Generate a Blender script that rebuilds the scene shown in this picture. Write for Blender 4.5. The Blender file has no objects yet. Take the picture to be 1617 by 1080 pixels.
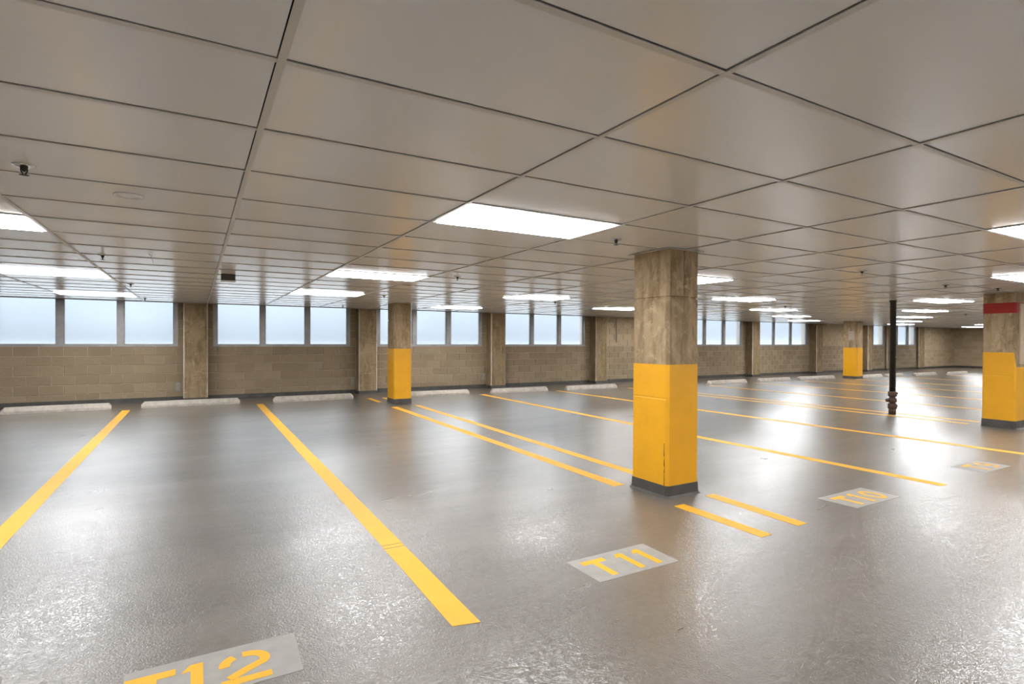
import bpy, bmesh, math, random
from mathutils import Vector, Matrix

random.seed(7)
SC = bpy.context.scene
COL = SC.collection

# ------------------------------------------------------------------ camera, world, exposure
F_PX, YAW, PPY, ROLL, PITCH = 865.5468, 0.52262, 544.39209, 0.00414, -0.00639
CAM_H = 1.406
H = 2.252            # underside of the tiled ceiling
YE = 14.458          # ceiling edge, front plane of the wall pilasters
YW = 14.788          # face of the block wall
XR = 38.23           # right hand end wall

cam = bpy.data.cameras.new('camera')
cam.sensor_width = 36.0
cam.lens = F_PX * 36.0 / 1617.0
cam.shift_y = (PPY - 540.0) / 1617.0
cam.clip_end = 200
camo = bpy.data.objects.new('camera', cam)
COL.objects.link(camo)
fwd = Vector((math.sin(YAW) * math.cos(PITCH), math.cos(YAW) * math.cos(PITCH), math.sin(PITCH)))
rgt = Vector((math.cos(YAW), -math.sin(YAW), 0))
upv = rgt.cross(fwd)
c_, s_ = math.cos(ROLL), math.sin(ROLL)
r2 = c_ * rgt + s_ * upv
u2 = c_ * upv - s_ * rgt
camo.matrix_world = Matrix(((r2.x, u2.x, -fwd.x, 0), (r2.y, u2.y, -fwd.y, 0),
                            (r2.z, u2.z, -fwd.z, CAM_H), (0, 0, 0, 1)))
SC.camera = camo

SC.view_settings.view_transform = 'Standard'
SC.view_settings.look = 'None'
SC.view_settings.gamma = 1.0
SC.view_settings.use_curve_mapping = False
SC.view_settings.exposure = 1.22
SC.cycles.use_denoising = True
SC.cycles.max_bounces = 10
SC.cycles.diffuse_bounces = 6
SC.cycles.sample_clamp_indirect = 6.0
SC.cycles.caustics_reflective = False
SC.cycles.caustics_refractive = False

LAMP = 13.4          # radiance of the ceiling light panels
SKY = 0.60

w = bpy.data.worlds.new('overcast_sky')
SC.world = w
w.use_nodes = True
nt = w.node_tree
bg = nt.nodes['Background']
geo = nt.nodes.new('ShaderNodeTexCoord')
sep = nt.nodes.new('ShaderNodeSeparateXYZ')
rmp = nt.nodes.new('ShaderNodeValToRGB')
nt.links.new(geo.outputs['Generated'], sep.inputs[0])
half = nt.nodes.new('ShaderNodeMath')
half.operation = 'MULTIPLY_ADD'          # elevation -1..1 to 0..1
half.inputs[1].default_value = 0.5
half.inputs[2].default_value = 0.5
nt.links.new(sep.outputs['Z'], half.inputs[0])
nt.links.new(half.outputs[0], rmp.inputs[0])
SKYRAMP = [(0.42, (0.24, 0.275, 0.32)), (0.50, (0.44, 0.515, 0.61)), (0.55, (0.92, 1.06, 1.22)),
           (0.62, (2.35, 2.65, 3.0)), (1.0, (4.2, 4.5, 4.9))]
els = rmp.color_ramp.elements
while len(els) < len(SKYRAMP):
    els.new(0.5)
for k_, (p_, q_) in enumerate(SKYRAMP):
    els[k_].position = p_
    els[k_].color = (*q_, 1)
nt.links.new(rmp.outputs[0], bg.inputs[0])
bg.inputs[1].default_value = SKY

# ------------------------------------------------------------------ materials
def new_mat(name):
    m = bpy.data.materials.new(name)
    m.use_nodes = True
    n = m.node_tree
    return m, n, n.nodes, n.links, n.nodes['Principled BSDF']

def node(n, t, **kw):
    x = n.nodes.new(t)
    for k, v in kw.items():
        setattr(x, k, v)
    return x

def noise(n, vec, scale, detail=4, rough=0.55, dist=0.0):
    x = n.nodes.new('ShaderNodeTexNoise')
    x.inputs['Scale'].default_value = scale
    x.inputs['Detail'].default_value = detail
    x.inputs['Roughness'].default_value = rough
    x.inputs['Distortion'].default_value = dist
    if vec is not None:
        n.links.new(vec, x.inputs['Vector'])
    return x.outputs['Fac']

def ramp(n, fac, stops):
    x = n.nodes.new('ShaderNodeValToRGB')
    e = x.color_ramp.elements
    while len(e) < len(stops):
        e.new(0.5)
    for k, (p, c) in enumerate(stops):
        e[k].position = p
        e[k].color = (c, c, c, 1) if not hasattr(c, '__len__') else (*c, 1)
    n.links.new(fac, x.inputs[0])
    return x.outputs[0]

def mix(n, fac, a, b, mode='MIX'):
    x = n.nodes.new('ShaderNodeMix')
    x.data_type = 'RGBA'
    x.blend_type = mode
    for idx, v in ((0, fac), (6, a), (7, b)):
        if hasattr(v, 'is_linked') or isinstance(v, bpy.types.NodeSocket):
            n.links.new(v, x.inputs[idx])
        elif idx == 0:
            x.inputs[0].default_value = v
        else:
            x.inputs[idx].default_value = (*v, 1)
    return x.outputs[2]

def mapping(n, scale=(1, 1, 1), coord='pos'):
    g = n.nodes.new('ShaderNodeNewGeometry') if coord == 'pos' else n.nodes.new('ShaderNodeTexCoord')
    m = n.nodes.new('ShaderNodeMapping')
    m.inputs['Scale'].default_value = scale
    n.links.new(g.outputs['Position'] if coord == 'pos' else g.outputs['Object'], m.inputs['Vector'])
    return m.outputs[0]

def bump(n, height, strength, dist, bsdf):
    b = n.nodes.new('ShaderNodeBump')
    b.inputs['Strength'].default_value = strength
    b.inputs['Distance'].default_value = dist
    n.links.new(height, b.inputs['Height'])
    n.links.new(b.outputs[0], bsdf.inputs['Normal'])
    return b

def plain(name, col, rough=0.5, metal=0.0, var=0.0, scale=8.0, spec=0.5):
    m, n, N, L, b = new_mat(name)
    b.inputs['Roughness'].default_value = rough
    b.inputs['Metallic'].default_value = metal
    b.inputs['Specular IOR Level'].default_value = spec
    if var:
        f = noise(n, mapping(n), scale, 5)
        lo = tuple(max(0, c * (1 - var)) for c in col)
        hi = tuple(c * (1 + var) for c in col)
        L.new(ramp(n, f, [(0.3, lo), (0.7, hi)]), b.inputs['Base Color'])
    else:
        b.inputs['Base Color'].default_value = (*col, 1)
    return m

def mat_floor():
    m, n, N, L, b = new_mat('floor_coating')
    big = noise(n, mapping(n, (0.5, 1.4, 1)), 0.9, 5, 0.6)
    fine = noise(n, mapping(n, (1, 1, 1)), 22, 4, 0.6)
    col = ramp(n, big, [(0.3, (0.112, 0.098, 0.081)), (0.7, (0.172, 0.151, 0.126))])
    col = mix(n, ramp(n, fine, [(0.4, 0.0), (0.75, 0.30)]), col, (0.21, 0.193, 0.172))
    scuff = noise(n, mapping(n, (1.2, 5, 1)), 1.6, 6, 0.7, 1.2)
    col = mix(n, ramp(n, scuff, [(0.60, 0.0), (0.95, 0.30)]), col, (0.11, 0.104, 0.097))
    L.new(col, b.inputs['Base Color'])
    rg = noise(n, mapping(n, (0.7, 2.4, 1)), 1.3, 5, 0.65, 0.6)
    L.new(ramp(n, rg, [(0.3, 0.27), (0.7, 0.40)]), b.inputs['Roughness'])
    b.inputs['Specular IOR Level'].default_value = 0.2
    b.inputs['Coat Weight'].default_value = 1.0
    b.inputs['Coat IOR'].default_value = 1.47
    L.new(ramp(n, rg, [(0.3, 0.16), (0.7, 0.26)]), b.inputs['Coat Roughness'])
    # crinkled "worm" texture of the rolled-on coating, plus trowel waves
    wob = n.nodes.new('ShaderNodeTexNoise')
    wob.inputs['Scale'].default_value = 36
    wob.inputs['Detail'].default_value = 2
    wob.inputs['Distortion'].default_value = 1.6
    L.new(mapping(n), wob.inputs['Vector'])
    worm = ramp(n, wob.outputs['Fac'], [(0.38, 0.0), (0.5, 1.0), (0.62, 0.0)])
    wave = noise(n, mapping(n, (0.8, 3.2, 1)), 2.2, 4, 0.6, 0.8)
    b1 = bump(n, worm, 0.21, 0.0045, b)
    L.new(b1.outputs[0], b.inputs['Coat Normal'])
    b2 = n.nodes.new('ShaderNodeBump')
    b2.inputs['Strength'].default_value = 0.10
    b2.inputs['Distance'].default_value = 0.012
    L.new(wave, b2.inputs['Height'])
    L.new(b2.outputs[0], b1.inputs['Normal'])
    return m

def mat_concrete(name, a, bb, dark):
    m, n, N, L, b = new_mat(name)
    v = mapping(n)
    f = noise(n, v, 3.0, 7, 0.65, 0.4)
    col = ramp(n, f, [(0.28, a), (0.72, bb)])
    st = noise(n, mapping(n, (4.5, 4.5, 0.7)), 2.0, 5, 0.65, 0.8)
    col = mix(n, ramp(n, st, [(0.46, 0.0), (0.68, 0.72)]), col, dark)
    bl = noise(n, v, 6.5, 4, 0.7, 1.5)
    col = mix(n, ramp(n, bl, [(0.54, 0.0), (0.70, 0.55)]), col, tuple(min(1, c * 1.35) for c in bb))
    blot = noise(n, mapping(n, (1.6, 1.6, 1.0)), 1.7, 6, 0.7, 0.8)
    col = mix(n, ramp(n, blot, [(0.50, 0.0), (0.66, 0.6)]), col, tuple(c * 1.15 for c in dark))
    vor = n.nodes.new('ShaderNodeTexVoronoi')
    vor.inputs['Scale'].default_value = 26
    L.new(v, vor.inputs['Vector'])
    pit = ramp(n, vor.outputs['Distance'], [(0.05, 1.0), (0.12, 0.0)])
    sel = ramp(n, noise(n, v, 9, 2), [(0.55, 0.0), (0.62, 1.0)])
    pm = n.nodes.new('ShaderNodeMath'); pm.operation = 'MULTIPLY'
    L.new(pit, pm.inputs[0]); L.new(sel, pm.inputs[1])
    col = mix(n, pm.outputs[0], col, tuple(c * 0.35 for c in dark))
    L.new(col, b.inputs['Base Color'])
    b.inputs['Roughness'].default_value = 0.85
    b.inputs['Specular IOR Level'].default_value = 0.25
    bump(n, noise(n, v, 30, 6, 0.7), 0.35, 0.006, b)
    return m

def mat_block(name, a, bb):
    m, n, N, L, b = new_mat(name)
    oi = n.nodes.new('ShaderNodeObjectInfo')
    g = n.nodes.new('ShaderNodeNewGeometry')
    ad = n.nodes.new('ShaderNodeMath'); ad.operation = 'ADD'
    L.new(oi.outputs['Random'], ad.inputs[0]); L.new(g.outputs['Random Per Island'], ad.inputs[1])
    fr = n.nodes.new('ShaderNodeMath'); fr.operation = 'FRACT'
    L.new(ad.outputs[0], fr.inputs[0])
    col = ramp(n, fr.outputs[0], [(0.0, a), (1.0, bb)])
    v = mapping(n)
    f = noise(n, v, 40, 5, 0.7)
    col = mix(n, ramp(n, f, [(0.3, 0.35), (0.7, 0.0)]), col, tuple(c * 0.55 for c in a))
    f2 = noise(n, v, 1.4, 4, 0.6)
    col = mix(n, ramp(n, f2, [(0.5, 0.0), (0.8, 0.45)]), col, (0.38, 0.285, 0.18))
    L.new(col, b.inputs['Base Color'])
    b.inputs['Roughness'].default_value = 0.9
    b.inputs['Specular IOR Level'].default_value = 0.2
    bump(n, f, 0.5, 0.004, b)
    return m

def mat_tile():
    m, n, N, L, b = new_mat('ceiling_tile_white')
    oi = n.nodes.new('ShaderNodeObjectInfo')
    col = ramp(n, oi.outputs['Random'], [(0.0, (0.90, 0.91, 0.935)), (1.0, (0.93, 0.94, 0.965))])
    f = noise(n, mapping(n), 1.1, 5, 0.6)
    col = mix(n, ramp(n, f, [(0.55, 0.0), (0.85, 0.10)]), col, (0.74, 0.715, 0.70))
    L.new(col, b.inputs['Base Color'])
    b.inputs['Roughness'].default_value = 0.22
    b.inputs['Specular IOR Level'].default_value = 0.6
    bump(n, noise(n, mapping(n, (0.6, 3.0, 1)), 3.0, 3), 0.06, 0.004, b)
    return m

def mat_yellow(name, col, rough, wear):
    m, n, N, L, b = new_mat(name)
    v = mapping(n)
    f = noise(n, v, 5, 6, 0.65)
    c = ramp(n, f, [(0.3, tuple(x * 0.90 for x in col)), (0.7, col)])
    chips = noise(n, v, 38, 6, 0.75, 0.6)
    c = mix(n, ramp(n, chips, [(0.70, 0.0), (0.76, wear)]), c, (0.30, 0.17, 0.05))
    L.new(c, b.inputs['Base Color'])
    b.inputs['Roughness'].default_value = rough
    b.inputs['Specular IOR Level'].default_value = 0.45
    bump(n, noise(n, v, 28, 4), 0.12, 0.003, b)
    return m

def mat_emit(name, col, strength):
    m, n, N, L, b = new_mat(name)
    N.remove(b)
    e = N.new('ShaderNodeEmission')
    e.inputs[0].default_value = (*col, 1)
    e.inputs[1].default_value = strength
    L.new(e.outputs[0], N['Material Output'].inputs[0])
    return m

def mat_frosted():
    m, n, N, L, b = new_mat('frosted_glass')
    N.remove(b)
    t = N.new('ShaderNodeBsdfTranslucent')
    f = noise(n, mapping(n, (1.0, 1.0, 1.0)), 1.3, 3)
    L.new(ramp(n, f, [(0.3, (0.80, 0.85, 0.89)), (0.7, (0.90, 0.92, 0.93))]), t.inputs[0])
    g = N.new('ShaderNodeBsdfGlossy')
    g.inputs['Roughness'].default_value = 0.35
    r = N.new('ShaderNodeBsdfRefraction')
    r.inputs['IOR'].default_value = 1.4
    r.inputs['Roughness'].default_value = 0.20
    r.inputs[0].default_value = (0.93, 0.95, 0.96, 1)
    m0 = N.new('ShaderNodeMixShader')
    m0.inputs[0].default_value = 0.90
    L.new(t.outputs[0], m0.inputs[1]); L.new(r.outputs[0], m0.inputs[2])
    mx = N.new('ShaderNodeMixShader')
    mx.inputs[0].default_value = 0.05
    L.new(m0.outputs[0], mx.inputs[1]); L.new(g.outputs[0], mx.inputs[2])
    L.new(mx.outputs[0], N['Material Output'].inputs[0])
    return m

M = {}
M['floor'] = mat_floor()
M['concrete'] = mat_concrete('board_marked_concrete', (0.35, 0.250, 0.142), (0.46, 0.350, 0.222), (0.145, 0.096, 0.045))
M['pilaster'] = mat_concrete('stained_concrete', (0.27, 0.192, 0.105), (0.37, 0.276, 0.165), (0.14, 0.094, 0.046))
M['arris'] = mat_concrete('light_caught_arris', (0.60, 0.54, 0.46), (0.72, 0.66, 0.57), (0.40, 0.34, 0.27))  # paler than the shaft: light caught on the chamfers, put into the colour
M['whitewall'] = plain('white_bounce_wall', (0.80, 0.79, 0.77), 0.6, var=0.05, scale=2)  # unseen walls, made white to bounce more light to the ceiling
M['slab'] = plain('raw_concrete', (0.25, 0.24, 0.22), 0.9, var=0.2, scale=2)
M['apron'] = plain('pale_bounce_apron', (0.55, 0.55, 0.54), 0.9, var=0.08, scale=1)  # for the added outdoor ground that bounces light inward
M['mortar'] = plain('mortar', (0.52, 0.43, 0.315), 0.95, var=0.15, scale=14)
M['block'] = mat_block('concrete_block', (0.31, 0.238, 0.152), (0.395, 0.312, 0.208))
M['block_tan'] = mat_block('tan_concrete_block', (0.46, 0.355, 0.225), (0.56, 0.44, 0.29))
M['tile'] = mat_tile()
M['tee'] = plain('white_tee', (0.72, 0.71, 0.69), 0.4)
M['alu'] = plain('grey_aluminium', (0.36, 0.345, 0.335), 0.42, 0.35, var=0.12, scale=5)
M['glass'] = mat_frosted()
M['lamp'] = mat_emit('lit_diffuser', (0.972, 0.985, 1.01), LAMP)
M['lampframe'] = plain('lamp_frame', (0.8, 0.8, 0.79), 0.4)
M['yellow'] = mat_yellow('yellow_column_paint', (0.82, 0.40, 0.012), 0.42, 0.55)
M['line'] = mat_yellow('yellow_line_paint', (0.76, 0.39, 0.018), 0.6, 0.12)
M['red'] = mat_yellow('red_paint', (0.36, 0.018, 0.012), 0.5, 0.2)
M['cove'] = plain('dark_grey_cove', (0.062, 0.056, 0.050), 0.5, var=0.3, scale=6)
M['stop'] = plain('pale_precast', (0.48, 0.435, 0.375), 0.85, var=0.2, scale=9)
M['panel'] = plain('grey_stencil_ground', (0.29, 0.275, 0.25), 0.6, var=0.10, scale=12)
M['blackpipe'] = plain('black_pipe', (0.018, 0.017, 0.016), 0.35, 0.2, var=0.4, scale=30)
M['rust'] = plain('rusty_iron', (0.085, 0.050, 0.036), 0.65, 0.3, var=0.4, scale=25)
M['chrome'] = plain('chrome', (0.62, 0.62, 0.62), 0.22, 0.9)
M['bronze'] = plain('dark_bronze', (0.035, 0.028, 0.022), 0.45, 0.5)
M['dark'] = plain('dark_plastic', (0.045, 0.038, 0.030), 0.5)
M['white'] = plain('white_plastic', (0.75, 0.74, 0.72), 0.4)
M['patch'] = plain('grey_cement_patch', (0.36, 0.325, 0.28), 0.9, var=0.12, scale=20)
M['crack'] = plain('dark_crack', (0.03, 0.022, 0.015), 0.9)
M['board'] = plain('tan_board', (0.52, 0.40, 0.27), 0.6, var=0.1, scale=9)
M['plate'] = plain('pale_plate', (0.45, 0.37, 0.27), 0.6)

# ------------------------------------------------------------------ mesh helpers
def mesh_obj(name, verts, faces, mat, parent=None, smooth=False, loc=None):
    me = bpy.data.meshes.new(name)
    me.from_pydata(verts, [], faces)
    me.update()
    if mat is not None:
        me.materials.append(mat)
    if smooth:
        for p in me.polygons:
            p.use_smooth = True
    o = bpy.data.objects.new(name, me)
    COL.objects.link(o)
    if loc is not None:
        o.location = loc
    if parent is not None:
        o.parent = parent
    return o

class MB:
    def __init__(self):
        self.v = []; self.f = []
    def add(self, vs, fs):
        k = len(self.v)
        self.v += [tuple(x) for x in vs]
        self.f += [tuple(i + k for i in q) for q in fs]
        return self
    def box(self, x0, x1, y0, y1, z0, z1):
        vs = [(x0, y0, z0), (x1, y0, z0), (x1, y1, z0), (x0, y1, z0),
              (x0, y0, z1), (x1, y0, z1), (x1, y1, z1), (x0, y1, z1)]
        fs = [(0, 3, 2, 1), (4, 5, 6, 7), (0, 1, 5, 4), (1, 2, 6, 5), (2, 3, 7, 6), (3, 0, 4, 7)]
        return self.add(vs, fs)
    def loft(self, rings, cap=True):
        n = len(rings[0]); vs = [p for r in rings for p in r]; fs = []
        for a in range(len(rings) - 1):
            for i in range(n):
                j = (i + 1) % n
                fs.append((a * n + i, a * n + j, (a + 1) * n + j, (a + 1) * n + i))
        if cap:
            fs.append(tuple(reversed(range(n))))
            fs.append(tuple((len(rings) - 1) * n + i for i in range(n)))
        return self.add(vs, fs)
    def lathe(self, prof, cx=0, cy=0, seg=20):
        rings = [[(cx + r * math.cos(2 * math.pi * k / seg), cy + r * math.sin(2 * math.pi * k / seg), z)
                  for k in range(seg)] for r, z in prof]
        return self.loft(rings)
    def tube(self, pts, r, seg=8):
        pts = [Vector(p) for p in pts]
        rings = []
        for i, p in enumerate(pts):
            d = (pts[min(i + 1, len(pts) - 1)] - pts[max(i - 1, 0)]).normalized()
            a = d.orthogonal().normalized()
            if i and rings:
                pa = prev - d * prev.dot(d)
                if pa.length > 1e-5:
                    a = pa.normalized()
            prev = a
            bb = d.cross(a)
            rings.append([p + r * (math.cos(2 * math.pi * k / seg) * a + math.sin(2 * math.pi * k / seg) * bb) for k in range(seg)])
        return self.loft(rings)
    def prism(self, poly, z0, z1):
        n = len(poly)
        vs = [(x, y, z0) for x, y in poly] + [(x, y, z1) for x, y in poly]
        fs = [tuple(reversed(range(n))), tuple(range(n, 2 * n))]
        fs += [(i, (i + 1) % n, n + (i + 1) % n, n + i) for i in range(n)]
        return self.add(vs, fs)
    def ribbon(self, pts, wd, z0, z1):
        P = [Vector((x, y)) for x, y in pts]
        Lf, Rt = [], []
        for i, p in enumerate(P):
            d = (P[min(i + 1, len(P) - 1)] - P[max(i - 1, 0)]).normalized()
            nrm = Vector((-d.y, d.x))
            Lf.append(p + nrm * wd / 2); Rt.append(p - nrm * wd / 2)
        n = len(P)
        vs = []
        for i in range(n):
            vs += [(Lf[i].x, Lf[i].y, z0), (Rt[i].x, Rt[i].y, z0), (Rt[i].x, Rt[i].y, z1), (Lf[i].x, Lf[i].y, z1)]
        fs = [(0, 1, 2, 3), (4 * n - 1, 4 * n - 2, 4 * n - 3, 4 * n - 4)]
        for i in range(n - 1):
            a, b = 4 * i, 4 * i + 4
            for k in range(4):
                k2 = (k + 1) % 4
                fs.append((a + k2, a + k, b + k, b + k2))
        return self.add(vs, fs)
    def obj(self, name, mat, parent=None, smooth=False, loc=None):
        o = mesh_obj(name, self.v, self.f, mat, parent, smooth, loc)
        bm = bmesh.new(); bm.from_mesh(o.data)
        bmesh.ops.recalc_face_normals(bm, faces=bm.faces)
        bm.to_mesh(o.data); bm.free()
        return o

def tag(o, label, cat, group=None):
    o['label'] = label
    o['category'] = cat
    if group:
        o['group'] = group
    return o

def thing(name, label, cat, loc=(0, 0, 0), group=None):
    o = bpy.data.objects.new(name, None)
    o.empty_display_size = 0.1
    COL.objects.link(o)
    o.location = loc
    return tag(o, label, cat, group)

def struct(o):
    o['kind'] = 'structure'
    return o

def stuff(o):
    o['kind'] = 'stuff'
    return o

def copy_tree(o, parent=None):
    c = o.copy()
    COL.objects.link(c)
    if parent is not None:
        c.parent = parent
    for ch in list(o.children):
        copy_tree(ch, c)
    return c

def project(x, y, z):
    d = Vector((x, y, z - CAM_H))
    zc = d.dot(fwd)
    if zc < 0.2:
        return None
    return (808.5 + F_PX * d.dot(r2) / zc, PPY - F_PX * d.dot(u2) / zc, zc)

# ------------------------------------------------------------------ room shell
XL, YF = -14.0, -6.4
ZS = 2.75            # underside of the structural slab above the tiles
floor = struct(MB().box(XL - 0.3, XR + 0.3, YF - 0.3, YW + 0.3, -0.25, 0.0).obj('floor', M['floor']))
ceiling = struct(MB().box(XL - 0.3, XR + 0.3, YF - 0.3, YW + 0.5, ZS, ZS + 0.25).obj('ceiling', M['slab']))
struct(MB().box(XL - 0.3, XL, YF, YW + 0.3, 0, ZS).obj('wall_left', M['whitewall']))
struct(MB().box(XL - 0.3, XR + 0.3, YF - 0.3, YF, 0, ZS).obj('wall_front', M['whitewall']))

PITCH_C = 3.93
# bays: (x of left pilaster axis, x of right pilaster axis, list of pane spans or None)
def std(c, wd=0.905, off=0.45, step=1.05):
    return [(c + off + k * step, c + off + k * step + wd) for k in range(3)]
BAYS = [
    (-11.80, -7.87, std(-11.80)),
    (-7.87, -3.94, std(-7.87)),
    (-3.94, -0.01, [(-3.46, -2.573), (-2.421, -1.52), (-1.371, -0.465)]),
    (-0.01, 3.94, [(0.445, 1.351), (1.494, 2.399), (2.546, 3.455)]),
    (3.94, 7.86, [(4.369, 5.27), (5.423, 6.30), (6.474, 7.384)]),
    (7.86, 11.81, [(8.302, 9.185), (9.343, 10.24), (10.40, 11.27)]),
    (11.81, 15.80, None),
    (15.80, 19.89, [(16.27, 17.15), (17.311, 18.25), (18.43, 19.35)]),
    (19.89, 24.32, [(20.42, 21.47), (21.60, 22.66), (22.79, 23.83)]),
    (24.32, 28.54, None),
    (28.54, 30.30, [(29.05, 30.46 - 0.55), ]),
    (30.30, 33.62, [(31.00, 31.85), (31.97, 32.80), (32.97, 33.30)]),
    (33.62, XR, None),
]
BAYS[10] = (28.54, 30.665, [(29.50, 30.42)])
PIL = [-11.80, -7.87, -3.94, -0.01, 3.94, 7.86, 11.81, 15.80, 19.89, 24.32, 28.54, 30.665, 34.11]
BAYS[11] = (30.665, 34.11, [(30.98, 31.70), (31.88, 32.79), (32.99, 33.66)])
BAYS[12] = (34.11, XR, None)
PW = [0.49] * 10 + [0.42, 0.25, 0.63]
PY = [YE] * 11 + [YE + 0.21] * 2       # front plane of each pilaster
Z_SILL, Z_GL0, Z_TOP = 1.255, 1.311, 2.62
COURSES = [0.0, 0.025, 0.230, 0.435, 0.640, 0.845, 1.050, 1.255]

# wall core (mortar) behind the blocks
core = MB()
core.box(XL, XR, YW + 0.012, YW + 0.30, 0, Z_SILL - 0.006)
core.box(XL, XR, YW + 0.012, YW + 0.30, Z_TOP + 0.06, ZS)
core.box(XL, BAYS[0][0] + 0.2, YW + 0.012, YW + 0.30, Z_SILL - 0.006, Z_TOP + 0.06)
prev_edge = BAYS[0][0] + 0.2
openings = []
for (a, b, panes) in BAYS:
    if panes:
        x0, x1 = panes[0][0] - 0.095, panes[-1][1] + 0.095
        openings.append((x0, x1))
edges = [BAYS[0][0] + 0.2] + [e for o in openings for e in o] + [XR]
for k in range(0, len(edges), 2):
    core.box(edges[k], edges[k + 1], YW + 0.012, YW + 0.30, Z_SILL - 0.006, Z_TOP + 0.06)
wall_back = struct(core.obj('wall_back', M['mortar']))

def block_geo(wd, hh, dep=0.03):
    c = 0.006
    m = MB()
    m.loft([[(0, dep, 0), (wd, dep, 0), (wd, dep, hh), (0, dep, hh)],
            [(0, c, 0), (wd, c, 0), (wd, c, hh), (0, c, hh)],
            [(c, 0, c), (wd - c, 0, c), (wd - c, 0, hh - c), (c, 0, hh - c)]])
    return m
J = 0.010
BL = 0.407
cells = []   # (x, z, w, h, tan)
def course_cells(xa, xb, z0, z1, shift, tan=False):
    x = xa
    k = math.floor((xa - shift) / BL) + 1
    nx = shift + k * BL
    if nx - xa < 0.08:
        nx += BL
    while x < xb - 0.03:
        e = min(nx, xb)
        if xb - e < 0.06:
            e = xb
        cells.append((x + J / 2, z0 + J / 2, e - x - J, z1 - z0 - J, tan))
        x = e
        nx = e + BL
for bi, (a, b, panes) in enumerate(BAYS):
    wa = PW[bi] / 2
    wb = (PW[bi + 1] / 2) if bi + 1 < len(PW) else 0
    xa, xb = a + wa, b - wb
    for k in range(1, len(COURSES) - 1):
        course_cells(xa, xb, COURSES[k], COURSES[k + 1], 0.01 + (BL / 2 if k % 2 else 0), tan=(panes is None and bi > 11))
    zz = Z_SILL; k = 0
    while zz < Z_TOP:
        z2 = zz + 0.205
        if panes is None:
            course_cells(xa, xb, zz, z2, 0.01 + (BL / 2 if k % 2 == 0 else 0), tan=True)
        else:
            if panes[0][0] - 0.10 - xa > 0.06:
                course_cells(xa, panes[0][0] - 0.10, zz, z2, xa + 3)
            if xb - panes[-1][1] - 0.10 > 0.06:
                course_cells(panes[-1][1] + 0.10, xb, zz, z2, xa + 3)
        zz = z2; k += 1
def in_view(x, y, z, m=30):
    p = project(x, y, z)
    return p is not None and -m < p[0] < 1617 + m and -m < p[1] < 1080 + m
vis = [c for c in cells if in_view(c[0] + c[2] / 2, YW, c[1] + c[3] / 2, 20) and c[1] < H + 0.05]
vis.sort(key=lambda c: -c[2] * c[3] / project(c[0], YW, c[1])[2] ** 2)
single = set(id(c) for c in vis[:285])
cache = {}
rest = {False: MB(), True: MB()}
for c in cells:
    x, z, wd, hh, tan = c
    dy = random.uniform(-0.003, 0.003)
    if id(c) in single:
        key = (round(wd, 3), round(hh, 3), tan)
        if key not in cache:
            o = block_geo(wd, hh).obj('concrete_block', M['block_tan' if tan else 'block'], wall_back)
            cache[key] = o.data
        else:
            o = bpy.data.objects.new('concrete_block', cache[key])
            COL.objects.link(o); o.parent = wall_back
        o.location = (x, YW + dy, z)
    else:
        g = block_geo(wd, hh)
        rest[tan].add([(p[0] + x, p[1] + YW + dy, p[2] + z) for p in g.v], g.f)
stuff(rest[False].obj('distant_blockwork', M['block'], wall_back))
stuff(rest[True].obj('distant_tan_blockwork', M['block_tan'], wall_back))

# right hand end wall, all blocks far away
wall_right = struct(MB().box(XR + 0.012, XR + 0.3, YF, YW + 0.3, 0, ZS).obj('wall_right', M['mortar']))
eb = MB()
k = 0
zz = 0.025
while zz < H + 0.2:
    y = YF + (BL / 2 if k % 2 else 0)
    while y < YW:
        g = block_geo(min(BL, YW - y) - J, 0.205 - J)
        eb.add([(p[1] + XR, y + p[0] + J / 2, p[2] + zz + J / 2) for p in g.v], g.f)
        y += BL
    zz += 0.205; k += 1
stuff(eb.obj('distant_blockwork', M['block_tan'], wall_right))

# dark cove along the foot of the walls
def cove_run(x0, x1):
    m = MB()
    prof = [(YW + 0.01, 0.0), (YW - 0.030, 0.0), (YW - 0.016, 0.018), (YW - 0.010, 0.10), (YW + 0.01, 0.105)]
    m.loft([[(x0, y, z) for y, z in prof], [(x1, y, z) for y, z in prof]])
    return m
cr = MB()
for bi, (a, b, panes) in enumerate(BAYS):
    wa = PW[bi] / 2
    wb = (PW[bi + 1] / 2) if bi + 1 < len(PW) else 0
    g = cove_run(a + wa, b - wb - 0.001)
    cr.add(g.v, g.f)
struct(cr.obj('baseboard_back', M['cove']))
struct(MB().box(XR - 0.02, XR + 0.01, YF, YW - 0.03, 0, 0.105).obj('baseboard_right', M['cove']))

# unseen pale ground added outside to bounce skylight onto the ceiling near the windows
struct(MB().box(XL - 12, XR + 12, YW + 0.32, YW + 16, 0.85, 0.98).obj('floor_outside_bounce', M['apron']))

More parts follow.
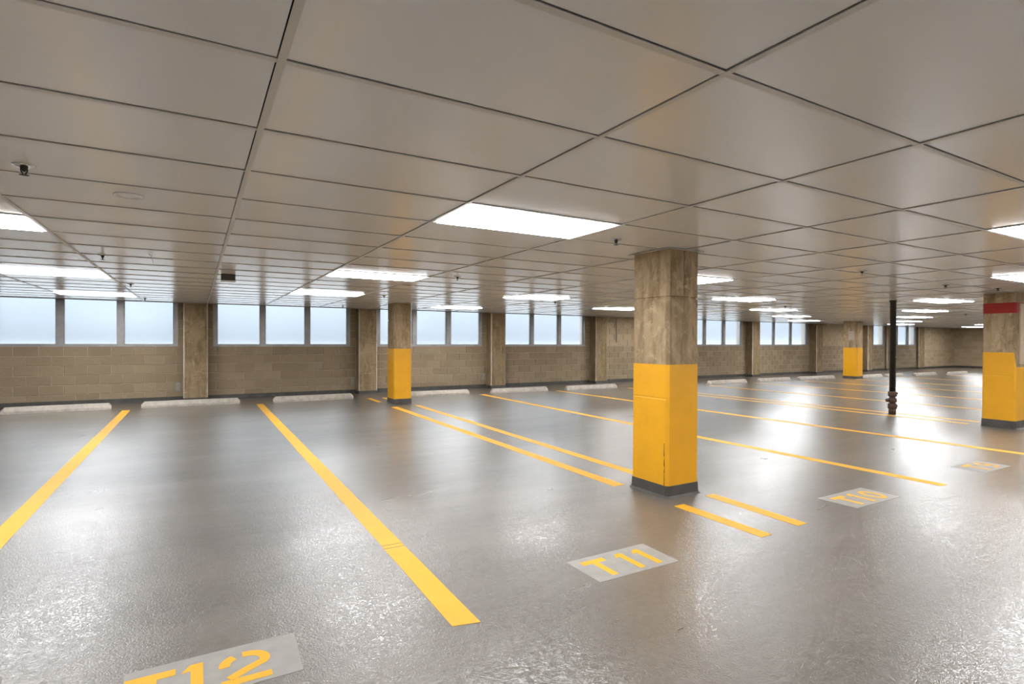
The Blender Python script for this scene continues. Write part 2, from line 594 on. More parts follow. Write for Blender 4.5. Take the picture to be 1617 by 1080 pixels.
# ------------------------------------------------------------------ windows
for wi, (a, b, panes) in enumerate([q for q in BAYS if q[2]]):
    x0, x1 = panes[0][0], panes[-1][1]
    fy0, fy1 = YW + 0.004, YW + 0.085
    ww = bpy.data.objects.new('window_%d' % (wi + 1), None)
    COL.objects.link(ww); ww.location = ((x0 + x1) / 2, YW, Z_SILL); struct(ww)
    ww.empty_display_size = 0.1
    ox, oy, oz = ww.location
    def fr(name, xa, xb, ya, yb, za, zb):
        m = MB().box(xa - ox, xb - ox, ya - oy, yb - oy, za - oz, zb - oz)
        o = m.obj(name, M['alu'], ww)
        return o
    fr('sill', x0 - 0.095, x1 + 0.095, fy0 - 0.012, fy1 + 0.05, Z_SILL - 0.004, Z_GL0 - 0.012)
    fr('glazing_bead', x0, x1, fy0 + 0.022, fy1, Z_GL0 - 0.012, Z_GL0)
    fr('head', x0 - 0.095, x1 + 0.095, fy0, fy1 + 0.05, Z_TOP - 0.002, Z_TOP + 0.06)
    fr('jamb', x0 - 0.095, x0 - 0.020, fy0, fy1 + 0.05, Z_GL0 - 0.012, Z_TOP - 0.002)
    fr('jamb', x1 + 0.020, x1 + 0.095, fy0, fy1 + 0.05, Z_GL0 - 0.012, Z_TOP - 0.002)
    fr('glazing_bead', x0 - 0.020, x0, fy0 + 0.022, fy1, Z_GL0 - 0.012, Z_TOP - 0.002)
    fr('glazing_bead', x1, x1 + 0.020, fy0 + 0.022, fy1, Z_GL0 - 0.012, Z_TOP - 0.002)
    for k in range(len(panes) - 1):
        m0, m1 = panes[k][1], panes[k + 1][0]
        fr('mullion', m0 + 0.022, m1 - 0.022, fy0, fy1 + 0.03, Z_GL0 - 0.012, Z_TOP - 0.002)
        fr('glazing_bead', m0, m0 + 0.022, fy0 + 0.022, fy1, Z_GL0, Z_TOP - 0.002)
        fr('glazing_bead', m1 - 0.022, m1, fy0 + 0.022, fy1, Z_GL0, Z_TOP - 0.002)
    for (p0, p1) in panes:
        g = MB().box(p0 - 0.008 - ox, p1 + 0.008 - ox, 0.062, 0.068, Z_GL0 - 0.008 - oz, Z_TOP - 0.002 - oz)
        g.obj('pane', M['glass'], ww)

# ------------------------------------------------------------------ suspended ceiling
GX0, GY0, TW, TD = 0.2227, 1.7912, 1.21987, 0.62493
LIGHTS = []
for m_ in range(-3, 11):
    i = -2 + 3 * m_
    for j in ([-10, -4, 2, 8, 14] if m_ % 2 else [-13, -7, -1, 5, 11, 17]):
        if i == 1 and j == 14: j = 13
        if i == 7 and j == 2: j = 1
        y1 = GY0 + (j + 1) * TD
        if GX0 + i * TW > XL + 0.1 and GX0 + (i + 1) * TW < XR - 0.1 and y1 < YE and GY0 + j * TD > YF + 0.3:
            if i > 16 and j < 0:
                continue
            if i < -5 or j < -10:
                continue
            LIGHTS.append((i, j))
LS = set(LIGHTS)
i0, i1 = math.floor((XL - GX0) / TW), math.ceil((XR - GX0) / TW)
j0, j1 = math.floor((YF - GY0) / TD), math.ceil((YE - GY0) / TD)
tiles = []
for i in range(i0, i1):
    for j in range(j0, j1):
        if (i, j) in LS:
            continue
        xa, xb = max(XL, GX0 + i * TW), min(XR, GX0 + (i + 1) * TW)
        ya, yb = max(YF, GY0 + j * TD), min(YE - 0.01, GY0 + (j + 1) * TD)
        if xb - xa < 0.05 or yb - ya < 0.05:
            continue
        tiles.append((i, j, xa + 0.004, xb - 0.0155, ya + 0.004, yb - 0.0155))
def tarea(t):
    cx, cy = (t[2] + t[3]) / 2, (t[4] + t[5]) / 2
    best = 0
    for px, py in ((cx, cy), (t[2], t[4]), (t[3], t[4]), (t[2], t[5]), (t[3], t[5])):
        if in_view(px, py, H, 10):
            best = max(best, 1.0 / project(px, py, H)[2] ** 3)
    return best
tiles.sort(key=lambda t: -tarea(t))
tmesh = None
far = MB()
for n_, t in enumerate(tiles):
    i, j, xa, xb, ya, yb = t
    wd, dd = xb - xa, yb - ya
    tx, ty = random.uniform(-0.0012, 0.0012), random.uniform(-0.0022, 0.0022)
    if n_ < 290 and tarea(t) > 0:
        full = abs(wd - (TW - 0.0195)) < 1e-3 and abs(dd - (TD - 0.0195)) < 1e-3
        if full and tmesh is not None:
            o = bpy.data.objects.new('ceiling_tile', tmesh); COL.objects.link(o); o.parent = ceiling
        else:
            o = MB().box(-wd / 2, wd / 2, -dd / 2, dd / 2, 0, 0.014).obj('ceiling_tile', M['tile'], ceiling)
            if full:
                tmesh = o.data
        o.location = ((xa + xb) / 2, (ya + yb) / 2, H + 0.0012)
        o.rotation_euler = (ty, tx, 0)
    else:
        far.box(xa, xb, ya, yb, H + 0.001, H + 0.014)
stuff(far.obj('distant_ceiling_tiles', M['tile'], ceiling))
for i in range(i0 + 1, i1):
    x = GX0 + i * TW
    MB().box(-0.012, 0.012, YF, YE, -0.0045, -0.0015).box(-0.001, 0.001, YF, YE, -0.0015, 0.03).obj('main_tee', M['tee'], ceiling, loc=(x, 0, H))
for j in range(j0 + 1, j1):
    y = GY0 + j * TD
    MB().box(XL, XR, -0.012, 0.012, -0.0038, -0.0012).box(XL, XR, -0.001, 0.001, -0.0012, 0.025).obj('cross_tee', M['tee'], ceiling, loc=(0, y, H))
struct(MB().box(XL, XR, YE - 0.012, YE, H - 0.014, H + 0.05).obj('trim_1', M['alu']))

# ------------------------------------------------------------------ ceiling lights
LIGHT_LABEL = {
    (1, 2): 'largest lit ceiling panel, nearest one left of the near yellow pillar',
    (1, 8): 'lit ceiling panel directly behind the largest one, left of the second yellow pillar',
    (1, 13): 'thin lit ceiling panel in front of the second full window from the left',
    (4, 11): 'lit ceiling panel in front of the window right of the second yellow pillar',
    (4, 17): 'thin lit ceiling panel right by the window head just right of the second pillar',
    (4, 5): 'lit ceiling panel half hidden behind the right side of the near pillar',
    (4, -1): 'lit ceiling panel cut by the right frame edge, upper of the two there',
    (7, 1): 'lit ceiling panel cut by the right frame edge just above the red striped pillar',
    (7, 8): 'lit ceiling panel right of the near pillar, nearest of the row seen there',
    (7, 14): 'thin lit ceiling panel touching the left edge of the near pillar',
    (10, 5): 'lit ceiling panel between black standpipe and red striped pillar, nearest of that group',
    (10, 11): 'lit ceiling panel second along right of the near pillar, before the far windows',
    (10, 17): 'thin lit ceiling panel third along right of the near pillar, at the far windows',
    (13, 8): 'lit ceiling panel second nearest between black standpipe and red striped pillar',
    (13, 14): 'thin lit ceiling panel fourth along right of the near pillar, over the far windows',
    (16, 11): 'lit ceiling panel third nearest just right of the black standpipe top',
    (16, 17): 'thin lit ceiling panel fifth along right of the near pillar, at the far window head',
    (19, 14): 'lit ceiling panel fourth along right of the black standpipe, above the last window',
    (22, 11): 'distant lit ceiling panel hidden behind the red striped pillar',
    (22, 17): 'thin lit ceiling panel right at the head of the last window by the standpipe',
    (25, 14): 'distant lit ceiling panel touching the left edge of the red striped pillar',
    (28, 17): 'farthest thin lit ceiling panel, over the corner left of the red striped pillar',
    (16, 5): 'lit ceiling panel hidden mostly behind the red striped pillar',
    (-2, 5): 'lit ceiling panel cut by the left frame edge, upper of the two there',
    (-2, 11): 'lit ceiling panel cut by the left frame edge, lower and wider of the two there',
    (-2, 17): 'thin lit ceiling panel at the head of the leftmost window',
}
lw, ld = TW - 0.028, TD - 0.028
def make_light():
    t = thing('ceiling_light', 'lit ceiling panel', 'ceiling light', (0, 0, H), 'recessed ceiling light panels')
    fm = MB()
    for (xa, xb, ya, yb) in ((-lw / 2, lw / 2, -ld / 2, -ld / 2 + 0.02), (-lw / 2, lw / 2, ld / 2 - 0.02, ld / 2),
                             (-lw / 2, -lw / 2 + 0.02, -ld / 2 + 0.02, ld / 2 - 0.02), (lw / 2 - 0.02, lw / 2, -ld / 2 + 0.02, ld / 2 - 0.02)):
        fm.box(xa, xb, ya, yb, -0.001, 0.05)
    fm.box(-lw / 2, lw / 2, -ld / 2, ld / 2, 0.05, 0.056)
    fm.obj('frame', M['lampframe'], t)
    MB().box(-lw / 2 + 0.019, lw / 2 - 0.019, -ld / 2 + 0.019, ld / 2 - 0.019, -0.011, 0.008).obj('diffuser', M['lamp'], t)
    return t
L0 = None
for (i, j) in LIGHTS:
    cx, cy = GX0 + (i + 0.5) * TW, GY0 + (j + 0.5) * TD
    if L0 is None:
        o = L0 = make_light()
    else:
        o = copy_tree(L0)
    o.location = (cx, cy, H)
    o['group'] = 'recessed ceiling light panels'
    if (i, j) in LIGHT_LABEL:
        o['label'] = LIGHT_LABEL[(i, j)]
    elif in_view(cx, cy, H, 0):
        o['group'] = 'distant ceiling light panels'
        o['label'] = 'one of the thin distant lit ceiling panels at the far right end'
    else:  # unseen panels carrying on the grid, added for fill light
        o['label'] = 'unseen lit ceiling panel added for fill light, beside or behind the camera'
        o['group'] = 'ceiling light panels out of frame'

# ------------------------------------------------------------------ concrete pilasters on the window wall
def ring(x0, x1, y0, y1, z, c=0.024, ins=0.0, left_ins=0.0):
    x0, x1, y0, y1 = x0 + ins + left_ins, x1 - ins, y0 + ins, y1 - ins
    return [(x0 + c, y0, z), (x1 - c, y0, z), (x1, y0 + c, z), (x1, y1 - c, z),
            (x1 - c, y1, z), (x0 + c, y1, z), (x0, y1 - c, z), (x0, y0 + c, z)]
ORD = ['leftmost', 'second', 'third', 'fourth']
PLAB = {2: 'concrete wall pilaster left of the leftmost window, at the frame edge',
        3: 'concrete wall pilaster between the two leftmost windows, nearest and widest in view',
        4: 'concrete wall pilaster just left of the second yellow pillar',
        5: 'concrete wall pilaster between the two windows right of the second yellow pillar',
        6: 'concrete wall pilaster next to the windowless bay, left of the near yellow pillar',
        7: 'concrete wall pilaster hidden behind the near yellow pillar',
        8: 'concrete wall pilaster between the two far windows right of the near pillar',
        9: 'concrete wall pilaster with a stepped top right of the far windows',
        10: 'concrete wall pilaster just right of the farthest yellow pillar',
        11: 'narrow concrete wall pilaster just left of the black standpipe',
        12: 'concrete wall pilaster right of the last window, near the far corner'}
for k, (c, wd) in enumerate(zip(PIL, PW)):
    if k < 2:
        lab = 'concrete wall pilaster out of frame, %s beyond the left edge' % ('second' if k == 0 else 'first')
    else:
        lab = PLAB[k]
    yp = PY[k]
    t = thing('wall_pilaster', lab, 'pilaster', (c, yp, 0), 'concrete pilasters along the window wall')
    m = MB()
    y1 = YW + 0.008 - yp
    rs = [ring(-wd / 2, wd / 2, 0, y1, 0.0)]
    for zj in (0.27, 0.56, 1.32):
        rs += [ring(-wd / 2, wd / 2, 0, y1, zj - 0.012), ring(-wd / 2, wd / 2, 0, y1, zj - 0.004, ins=0.0035),
               ring(-wd / 2, wd / 2, 0, y1, zj + 0.004, ins=0.0035), ring(-wd / 2, wd / 2, 0, y1, zj + 0.012)]
    rs += [ring(-wd / 2, wd / 2, 0, y1, ZS)]
    sh = m.loft(rs).obj('shaft', M['pilaster'], t)
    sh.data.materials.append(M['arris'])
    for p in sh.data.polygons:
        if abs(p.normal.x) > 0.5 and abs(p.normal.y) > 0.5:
            p.material_index = 1  # chamfer faces take the painted edge light
    b = MB().loft([ring(-wd / 2 - 0.022, wd / 2 + 0.022, -0.022, y1 - 0.04, 0.0, 0.02),
                   ring(-wd / 2 - 0.010, wd / 2 + 0.010, -0.010, y1 - 0.04, 0.02, 0.02),
                   ring(-wd / 2 - 0.005, wd / 2 + 0.005, -0.005, y1 - 0.04, 0.085, 0.02)])
    b.obj('cove_base', M['cove'], t)
    if k == 9:
        MB().box(-0.30, 0.12, -0.22, -0.001, H - 0.075, H - 0.006).obj('bracket', M['pilaster'], t)

# ------------------------------------------------------------------ yellow pillars
def pillar(label, x0, x1, y0, y1, ytop, grooves=(), red=None, cove=0.105, seam=None, front_low=None):
    cx, cy = (x0 + x1) / 2, (y0 + y1) / 2
    a, b = (x1 - x0) / 2, (y1 - y0) / 2
    t = thing('concrete_pillar', label, 'pillar', (cx, cy, 0), 'square pillars painted yellow at the foot')
    rs = [ring(-a, a, -b, b, 0.0)]
    for zj in grooves:
        rs += [ring(-a, a, -b, b, zj - 0.012), ring(-a, a, -b, b, zj - 0.008, ins=0.010),
               ring(-a, a, -b, b, zj + 0.008, ins=0.010), ring(-a, a, -b, b, zj + 0.012)]
    rs.append(ring(-a, a, -b, b, ZS))
    MB().loft(rs).obj('shaft', M['concrete'], t)
    e = 0.0025
    def zt(p, hi):
        return p
    rs = [ring(-a - e, a + e, -b - e, b + e, cove - 0.01)]
    if seam:
        rs += [ring(-a - e, a + e, -b - e, b + e, seam - 0.010), ring(-a - e, a + e, -b - e, b + e, seam - 0.004, left_ins=0.0022),
               ring(-a - e, a + e, -b - e, b + e, seam + 0.004, left_ins=0.0022), ring(-a - e, a + e, -b - e, b + e, seam + 0.010)]
    top = ring(-a - e, a + e, -b - e, b + e, ytop)
    if front_low:
        top = [(p[0], p[1], front_low if p[1] <= -b - e + 1e-6 else p[2]) for p in top]
    rs.append(top)
    MB().loft(rs).obj('yellow_paint_band', M['yellow'], t)
    MB().loft([ring(-a - 0.028, a + 0.028, -b - 0.028, b + 0.028, 0.0, 0.03), ring(-a - 0.012, a + 0.012, -b - 0.012, b + 0.012, 0.016, 0.025),
               ring(-a - 0.007, a + 0.007, -b - 0.007, b + 0.007, cove, 0.022)]).obj('cove_base', M['cove'], t)
    if red:
        MB().loft([ring(-a - e, a + e, -b - e, b + e, red[0]), ring(-a - e, a + e, -b - e, b + e, red[1])]).obj('red_stripe', M['red'], t)
    col = MB()
    q = 0.03
    for (xa, xb, ya, yb) in ((-a - q, a + q, -b - q, -b), (-a - q, a + q, b, b + q), (-a - q, -a, -b, b), (a, a + q, -b, b)):
        col.box(xa, xb, ya, yb, H - 0.009, H - 0.005)
    col.obj('ceiling_collar', M['tee'], t)
    return t, a, b
t, a, b = pillar('nearest square concrete pillar, yellow below, standing between the double stripes', 3.67, 4.07, 3.565, 4.03, 1.20,
                 grooves=(1.81,), seam=0.89)
cr = MB()
random.seed(3)
zz, pts = 0.10, []
while zz < 0.50:
    pts.append((-a - 0.0035, -b + 0.035 + random.uniform(-0.004, 0.004), zz)); zz += 0.03
for k in range(len(pts) - 1):
    wd = 0.004 * (1 - k / len(pts)) + 0.001
    p, q = pts[k], pts[k + 1]
    cr.box(p[0], p[0] + 0.002, min(p[1], q[1]) - wd / 2, max(p[1], q[1]) + wd / 2, p[2], q[2])
cr.obj('crack', M['crack'], t)
cr = MB()
for k in range(9):
    z_ = 2.24 - k * 0.045
    x_ = -a + 0.20 + 0.004 * math.sin(k * 1.7)
    cr.box(x_ - 0.003 + 0.0002 * k, x_ + 0.003 - 0.0002 * k, -b - 0.001, -b + 0.002, z_ - 0.046, z_)
cr.obj('crack', M['crack'], t)
pillar('second concrete pillar with yellow base, standing before the window wall left of centre', 3.79, 4.19, 11.80, 12.28, 1.23,
       grooves=(1.87,), cove=0.115)
t, a, b = pillar('concrete pillar with a red stripe above yellow base, at right frame edge', 11.60, 12.03, 3.65, 4.09, 1.255,
       red=(1.905, 2.078), seam=0.87, cove=0.13, front_low=0.985)
t, a, b = pillar('smallest, farthest concrete pillar with yellow base, left of the black standpipe', 22.33, 22.74, 11.80, 12.34, 1.21, cove=0.09)
MB().box(-a - 0.012, -a - 0.001, -0.16, 0.06, 1.52, 1.86).obj('notice_plate', M['plate'], t)
tag(MB().box(11.72, 11.96, 3.628, 3.649, 1.06, 2.06).obj('tan_board', M['board']),
    'narrow tan board fixed to the front of the red striped pillar', 'board')

# ------------------------------------------------------------------ floor markings
LZ = 0.0016
def line(label, x, y0, y1, wd=0.13, breaks=(), skew=0.0, group='yellow stall lines', dx=0.0):
    m = MB()
    ys = [y0] + [q for b_ in breaks for q in (b_ - 0.006, b_ + 0.006)] + [y1]
    for k in range(0, len(ys), 2):
        a_, b_ = ys[k], ys[k + 1]
        xa = x + dx * (a_ - y0) / (y1 - y0); xb = x + dx * (b_ - y0) / (y1 - y0)
        s0 = skew if k == 0 else 0
        n = max(2, int((b_ - a_) / 0.25))
        Lp, Rp = [], []
        for q in range(n + 1):
            f = q / n
            xx = xa + (xb - xa) * f; yy = a_ + (b_ - a_) * f
            jj = random.uniform(-0.002, 0.002)
            Lp.append((xx - wd / 2 + jj, yy + (s0 if q == 0 else 0)))
            Rp.append((xx + wd / 2 + jj, yy))
        m.prism(Rp + Lp[::-1], 0.0, LZ)
    o = m.obj('stall_line', M['line'])
    return tag(o, label, 'stripe', group)
random.seed(5)
line('yellow stall line running off the left frame edge', -1.205, 2.45, 13.28, 0.135)
line('long yellow stall line between left wheel stops, with a crack across it', 1.165, 2.445, 13.22, 0.14, breaks=(3.62, 3.68), skew=0.03, dx=0.045)
line('yellow double line, left stripe, between the two nearest yellow pillars', 3.585, 4.11, 11.34, 0.135, dx=0.06)
line('yellow double line, right stripe, ending hidden behind the near pillar', 4.07, 4.25, 11.40, 0.125, dx=0.10)
line('short yellow dash behind the second pillar, left one of two', 3.645, 12.35, 13.32, 0.12)
line('tiny yellow dash behind the second pillar, right one of two', 4.02, 12.45, 13.30, 0.12)
line('short yellow stripe before the near pillar, left one of two', 3.59, 2.515, 3.365, 0.12, dx=0.015)
line('short yellow stripe before the near pillar, right one of two', 4.055, 2.535, 3.455, 0.12, dx=0.04)
line('yellow stall line passing behind the near pillar and ending by the T10 panel', 6.405, 2.55, 12.92, 0.135, dx=0.13)
line('yellow stall line leaving the right frame edge above the T9 panel', 9.13, 2.50, 12.89, 0.14, dx=-0.20)
line('yellow double line by the standpipe, left stripe', 11.66, 4.30, 12.70, 0.12, dx=-0.25)
line('yellow double line by the standpipe, right stripe', 12.12, 4.31, 12.70, 0.12, dx=-0.20)
line('yellow stall line crossing behind the standpipe couplings', 14.47, 2.5, 12.14, 0.13, dx=-0.1)
line('yellow stall line second beyond the standpipe', 17.05, 2.5, 12.25, 0.13, dx=-0.25)
line('yellow stall line third beyond the standpipe', 19.60, 2.5, 12.0, 0.13, dx=-0.3)
line('yellow stall line fourth beyond the standpipe', 22.1, 2.5, 11.6, 0.13, dx=-0.2)
line('yellow stall line fifth beyond the standpipe', 25.1, 2.5, 11.6, 0.13)
line('farthest yellow stall line near the end wall', 28.6, 2.5, 11.3, 0.13)

# stencilled bay numbers
def glyph(ch, x, y, hgt, z0, z1):
    """yellow strokes of one stencil figure; x,y is its lower left corner"""
    m = MB()
    t = 0.045
    if ch == 'T':
        m.prism([(x, y + hgt - 0.05), (x + 0.18, y + hgt - 0.05), (x + 0.18, y + hgt), (x, y + hgt)], z0, z1)
        m.prism([(x + 0.068, y), (x + 0.114, y), (x + 0.114, y + hgt - 0.0502), (x + 0.068, y + hgt - 0.0502)], z0, z1)
        wd = 0.18
    elif ch == '1':
        m.prism([(x + 0.035, y), (x + 0.081, y), (x + 0.081, y + hgt), (x + 0.035, y + hgt)], z0, z1)
        m.prism([(x, y + hgt - 0.055), (x + 0.0348, y + hgt - 0.050), (x + 0.0348, y + hgt), (x + 0.025, y + hgt - 0.012)], z0, z1)
        wd = 0.085
    elif ch == '0':
        pts = [(x + 0.085 + 0.066 * math.cos(a_), y + hgt / 2 + (hgt / 2 - 0.021) * math.sin(a_)) for a_ in [math.radians(v) for v in range(0, 361, 15)]]
        m.ribbon(pts, 0.040, z0, z1)
    elif ch == '9':
        pts = [(x + 0.085 + 0.064 * math.cos(a_), y + hgt * 0.68 + (hgt * 0.32 - 0.020) * math.sin(a_)) for a_ in [math.radians(v) for v in range(0, 361, 15)]]
        m.ribbon(pts, 0.038, z0, z1)
        tail = [(x + 0.149, y + hgt * 0.62), (x + 0.148, y + hgt * 0.40), (x + 0.130, y + hgt * 0.18), (x + 0.085, y + 0.020), (x + 0.03, y + 0.035)]
        m.ribbon(tail, 0.038, z0, z1)
    elif ch == '2':
        c = (x + 0.10, y + hgt - 0.085)
        arc1 = [(c[0] + 0.080 * math.cos(a_), c[1] + 0.064 * math.sin(a_)) for a_ in [math.radians(v) for v in range(190, 119, -10)]]
        arc2 = [(c[0] + 0.080 * math.cos(a_), c[1] + 0.064 * math.sin(a_)) for a_ in [math.radians(v) for v in range(95, -31, -12)]]
        m.ribbon(arc1, 0.044, z0, z1)
        m.ribbon(arc2 + [(x + 0.10, y + 0.095), (x + 0.035, y + 0.052)], 0.042, z0, z1)
        m.prism([(x + 0.005, y), (x + 0.195, y), (x + 0.195, y + 0.044), (x + 0.005, y + 0.044)], z0, z1)
    return m

def number_panel(label, x0, x1, y0, y1, chars, ty=0.040):
    t = thing('bay_number', label, 'bay number', (x0, y0, 0), 'stencilled bay numbers on the floor')
    MB().prism([(0.004, 0.003), (x1 - x0 - 0.01, 0.0), (x1 - x0, y1 - y0 - 0.004), (x1 - x0 - 0.012, y1 - y0), (0, y1 - y0 - 0.006)], 0, 0.0012).obj('grey_ground', M['panel'], t)
    for ch, dx in chars:
        nm = {'T': 'letter', '1': 'digit', '2': 'digit', '0': 'digit', '9': 'digit'}[ch]
        glyph(ch, dx, ty, 0.245, 0.0012, 0.0022).obj(nm, M['line'], t)
    return t
number_panel('grey floor panel stencilled T12 at the bottom left edge', -0.26, 0.408, 2.462, 2.80, [('T', 0.005), ('1', 0.205), ('2', 0.345)], 0.026)
number_panel('grey floor panel stencilled T11 in front of the near pillar', 2.040, 2.695, 2.503, 2.845, [('T', 0.065), ('1', 0.32), ('1', 0.465)])
number_panel('grey floor panel stencilled T10 right of the short stripes', 4.86, 5.585, 2.558, 2.908, [('T', 0.085), ('1', 0.315), ('0', 0.475)])
number_panel('grey floor panel stencilled T9 under the red striped pillar', 7.42, 8.10, 2.575, 2.905, [('T', 0.14), ('9', 0.40)])

# ------------------------------------------------------------------ wheel stops
def stop_mesh(L):
    h_, d_, tp = 0.125, 0.16, 0.10
    def sec(x, s, hz):
        o_ = (d_ - tp) / 2
        return [(x, 0, 0), (x, d_, 0), (x, d_, hz * 0.35), (x, d_ - o_ * s, hz), (x, o_ * s, hz), (x, 0, hz * 0.35)]
    m = MB().loft([sec(0, 1, h_ * 0.55), sec(0.05, 1, h_), sec(L / 2, 1, h_ * 1.0), sec(L - 0.05, 1, h_), sec(L, 1, h_ * 0.55)])
    return m
STOPS = [
    (-3.16, -1.48, 13.57, 'pale concrete wheel stop at the left frame edge'),
    (-0.98, 0.845, 13.53, 'pale concrete wheel stop below the nearest wall pilaster'),
    (1.51, 3.30, 13.40, 'pale concrete wheel stop left of the second yellow pillar'),
    (4.43, 6.28, 13.12, 'pale concrete wheel stop partly hidden by the second yellow pillar'),
    (6.88, 8.65, 12.96, 'pale concrete wheel stop at mid frame, first clear right of second pillar'),
    (9.25, 11.10, 12.85, 'pale concrete wheel stop just left of the near yellow pillar'),
    (14.73, 16.58, 12.42, 'pale concrete wheel stop just right of the near yellow pillar'),
    (17.28, 19.05, 12.40, 'pale concrete wheel stop under the second far window right of near pillar'),
    (19.46, 21.70, 12.29, 'pale concrete wheel stop just left of the farthest yellow pillar'),
    (22.95, 24.40, 11.88, 'pale concrete wheel stop just right of the farthest yellow pillar'),
    (24.75, 26.00, 11.84, 'pale concrete wheel stop crossed by the black standpipe'),
    (26.50, 28.30, 11.58, 'pale concrete wheel stop right of the standpipe, before the last pilaster'),
    (29.00, 30.70, 11.35, 'farthest pale concrete wheel stop, near the end wall'),
]
for (xa, xb, y, lab) in STOPS:
    o = stop_mesh(xb - xa).obj('wheel_stop', M['stop'], loc=(xa, y, 0))
    o.rotation_euler = (0, 0, random.uniform(-0.012, 0.012))
    tag(o, lab, 'wheel stop', 'precast wheel stops along the window wall')

# ------------------------------------------------------------------ standpipe
px_, py_ = 11.93, 5.63
t = thing('standpipe', 'black vertical standpipe with rusty couplings at its foot, right of centre', 'pipe', (px_, py_, 0))
MB().lathe([(0.055, 0.44), (0.055, H - 0.04), (0.066, H - 0.038), (0.066, H - 0.006)], seg=24).obj('pipe', M['blackpipe'], t, True)
MB().lathe([(0.062, 0.0), (0.062, 0.09), (0.054, 0.10), (0.054, 0.44)], seg=24).obj('foot', M['rust'], t, True)
def coupling(z, hh, r):
    o = MB().lathe([(0.056, z), (r - 0.008, z + 0.004), (r, z + 0.02), (r, z + hh - 0.02), (r - 0.008, z + hh - 0.004), (0.056, z + hh)], seg=24).obj('coupling', M['rust'], t, True)
    return o
c1 = coupling(0.10, 0.115, 0.078)
c2 = coupling(0.225, 0.095, 0.074)
c3 = coupling(0.345, 0.105, 0.076)
dx, dy = rgt.x, rgt.y
MB().tube([(-dx * 0.070, -dy * 0.070, 0.272), (-dx * 0.118, -dy * 0.118, 0.272)], 0.034, 10).obj('outlet', M['rust'], c2, True)
MB().tube([(dx * 0.070, dy * 0.070, 0.16), (dx * 0.105, dy * 0.105, 0.16)], 0.012, 8).obj('bolt', M['rust'], c1, True)
MB().tube([(dx * 0.066, dy * 0.066, 0.41), (dx * 0.100, dy * 0.100, 0.41)], 0.020, 8).obj('bolt', M['rust'], c3, True)
for z_ in (0.52, 0.68, 1.13, 1.32, 1.74, 1.98, 2.05):
    a_ = math.radians(-100 + (z_ * 977 % 50))
    sp = MB().lathe([(0.004, -0.001), (0.004, 0.002), (0.002, 0.003)], seg=8).obj('paint_speck', M['white'], t)
    sp.location = (0.054 * math.cos(a_), 0.054 * math.sin(a_), z_)
    sp.rotation_euler = (0, math.pi / 2, a_)
    sp.scale = (2.4, 1.4, 1)

# ------------------------------------------------------------------ sprinklers and other ceiling fittings
def make_sprinkler():
    t = thing('sprinkler', 'sprinkler', 'sprinkler', (0, 0, H), 'ceiling sprinklers')
    MB().lathe([(0.018, 0.002), (0.047, 0.0), (0.047, -0.004), (0.030, -0.008), (0.018, -0.008)], seg=24).obj('escutcheon', M['chrome'], t, True)
    MB().lathe([(0.016, 0.0), (0.016, -0.016), (0.011, -0.020), (0.008, -0.030), (0.005, -0.032)], seg=12).obj('body', M['bronze'], t, True)
    fa = MB()
    for sx in (-1, 1):
        fa.tube([(sx * 0.012, 0, -0.014), (sx * 0.013, 0, -0.028), (sx * 0.004, 0, -0.046)], 0.0028, 6)
    fa.obj('frame_arms', M['bronze'], t, True)
    d = MB()
    n = 12
    poly = []
    for k in range(n * 2):
        r_ = 0.019 if k % 2 == 0 else 0.013
        poly.append((r_ * math.cos(math.pi * k / n), r_ * math.sin(math.pi * k / n)))
    d.prism(poly, -0.050, -0.047)
    d.obj('deflector', M['bronze'], t)
    return t
SPR = [(-0.726, 3.50, 'nearest dark sprinkler with a chrome ring, at the upper left'),
       (-0.812, 6.80, 'sprinkler with chrome ring beside the left ceiling seam, second from upper left one'),
       (-0.862, 10.10, 'sprinkler beside the left ceiling seam, third along, before the left window'),
       (-0.905, 13.40, 'tiny sprinkler near the head of the leftmost window'),
       (3.005, 3.50, 'dark sprinkler just right of the largest lit ceiling panel'),
       (2.975, 6.61, 'sprinkler right of the lit panel behind the largest one'),
       (3.05, 10.10, 'sprinkler just above the top left of the second yellow pillar'),
       (3.09, 13.62, 'tiny sprinkler near the window head left of the second yellow pillar'),
       (6.66, 9.72, 'tiny sprinkler under the lit panel in front of the centre window'),
       (6.81, 3.55, 'sprinkler right of the near pillar, in the middle of bare tiles'),
       (10.65, 3.57, 'sprinkler just in front of the top of the red striped pillar'),
       (9.45, 3.77, 'tiny dark fitting left of the red striped pillar top'),
       (11.9, 7.9, 'tiny sprinkler by the distant panels right of the near pillar'),
       (19.3, 7.2, 'farthest tiny sprinkler, left of the red stripe')]
S0 = None
for k, (x, y, lab) in enumerate(SPR):
    if S0 is None:
        o = S0 = make_sprinkler()
    else:
        o = copy_tree(S0)
    o.location = (x, y, H + 0.001)
    o.rotation_euler = (0, 0, 0.5 + 0.7 * k)
    o['label'] = lab

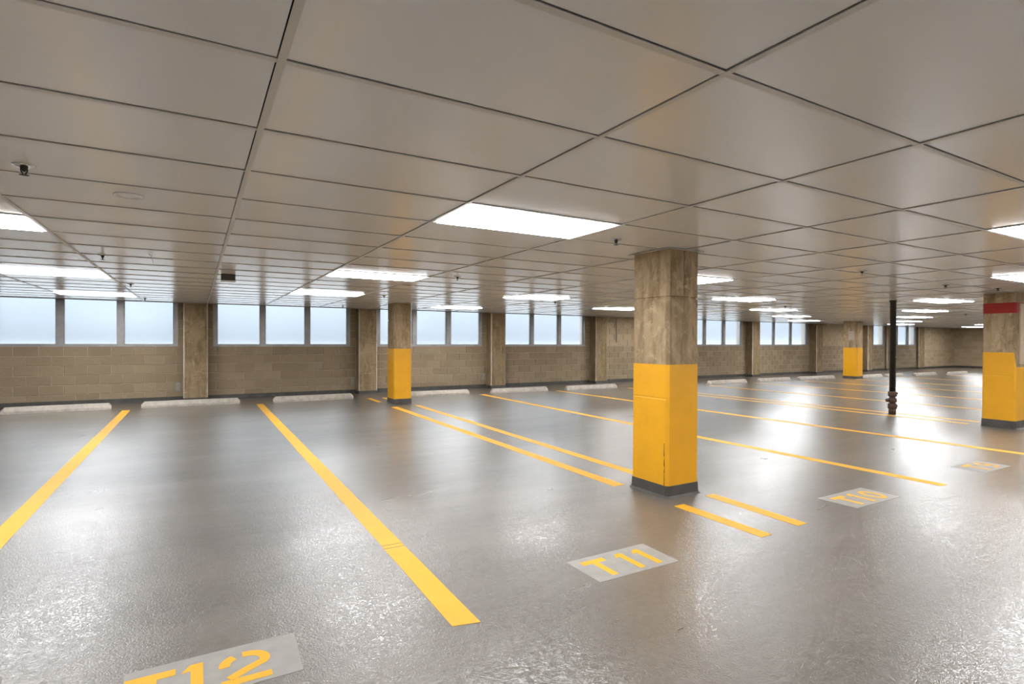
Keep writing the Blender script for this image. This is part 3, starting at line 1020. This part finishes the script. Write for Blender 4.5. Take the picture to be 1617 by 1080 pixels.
# dark sensor box hanging by the long ceiling seam
t = thing('sensor_box', 'dark brown box with a white lip hanging by the main ceiling seam', 'sensor', (0.355, 7.92, H))
MB().box(-0.082, 0.082, -0.03, 0.03, -0.082, -0.001).obj('housing', M['dark'], t)
MB().box(-0.086, 0.086, -0.034, 0.034, -0.100, -0.083).obj('lip', M['white'], t)
# wire hanger hook
hk = MB().tube([(-0.02, 0, 0.0), (0.0, 0, -0.012), (0.012, 0.0, -0.004)], 0.004, 6)
hk.tube([(0.0, 0, -0.010), (0.008, 0, -0.045), (0.016, 0, -0.062), (0.018, 0, -0.085)], 0.004, 6)
tag(hk.obj('wire_hook', M['white'], loc=(-0.39, 6.5, H - 0.001)), 'small white wire hook hanging under the left ceiling tiles', 'hook')
tag(MB().lathe([(0.075, 0.0), (0.072, -0.005), (0.055, -0.007), (0.055, -0.004), (0.02, -0.003)], seg=28).obj('cover_plate', M['tile'], smooth=True, loc=(-0.345, 3.92, H - 0.0002)),
    'round pale blanking plate on the ceiling right of the nearest sprinkler', 'cover plate')

# conduit on the windowless bay, cement patches by the pilasters
t = thing('conduit', 'thin vertical conduit ending halfway down the windowless block bay', 'conduit', (12.72, YW, 0))
MB().tube([(0, -0.022, 1.38), (0, -0.022, ZS - 0.02)], 0.018, 10).obj('pipe', M['alu'], t, True)
st = MB()
for z_ in (1.5, 2.05):
    st.box(-0.035, 0.035, -0.044, -0.001, z_, z_ + 0.025)
st.obj('strap', M['alu'], t)
for x, lab in ((-0.36, 'grey cement patch at the wall foot left of the nearest pilaster'),
               (3.615, 'grey cement patch at the wall foot left of the pilaster by the second pillar'),
               (7.52, 'grey cement patch at the wall foot left of the pilaster at mid frame')):
    tag(MB().loft([[(-0.055, 0.008, 0), (0.055, 0.008, 0), (0.055, 0.008, 0.21), (-0.055, 0.008, 0.21)],
                   [(-0.055, -0.006, 0), (0.055, -0.006, 0), (0.055, -0.006, 0.21), (-0.055, -0.006, 0.21)],
                   [(-0.049, -0.012, 0.006), (0.049, -0.012, 0.006), (0.049, -0.012, 0.204), (-0.049, -0.012, 0.204)]]).obj('cement_patch', M['patch'], loc=(x, YW - 0.004, 0.215)), lab, 'patch', 'cement patches by the pilasters')
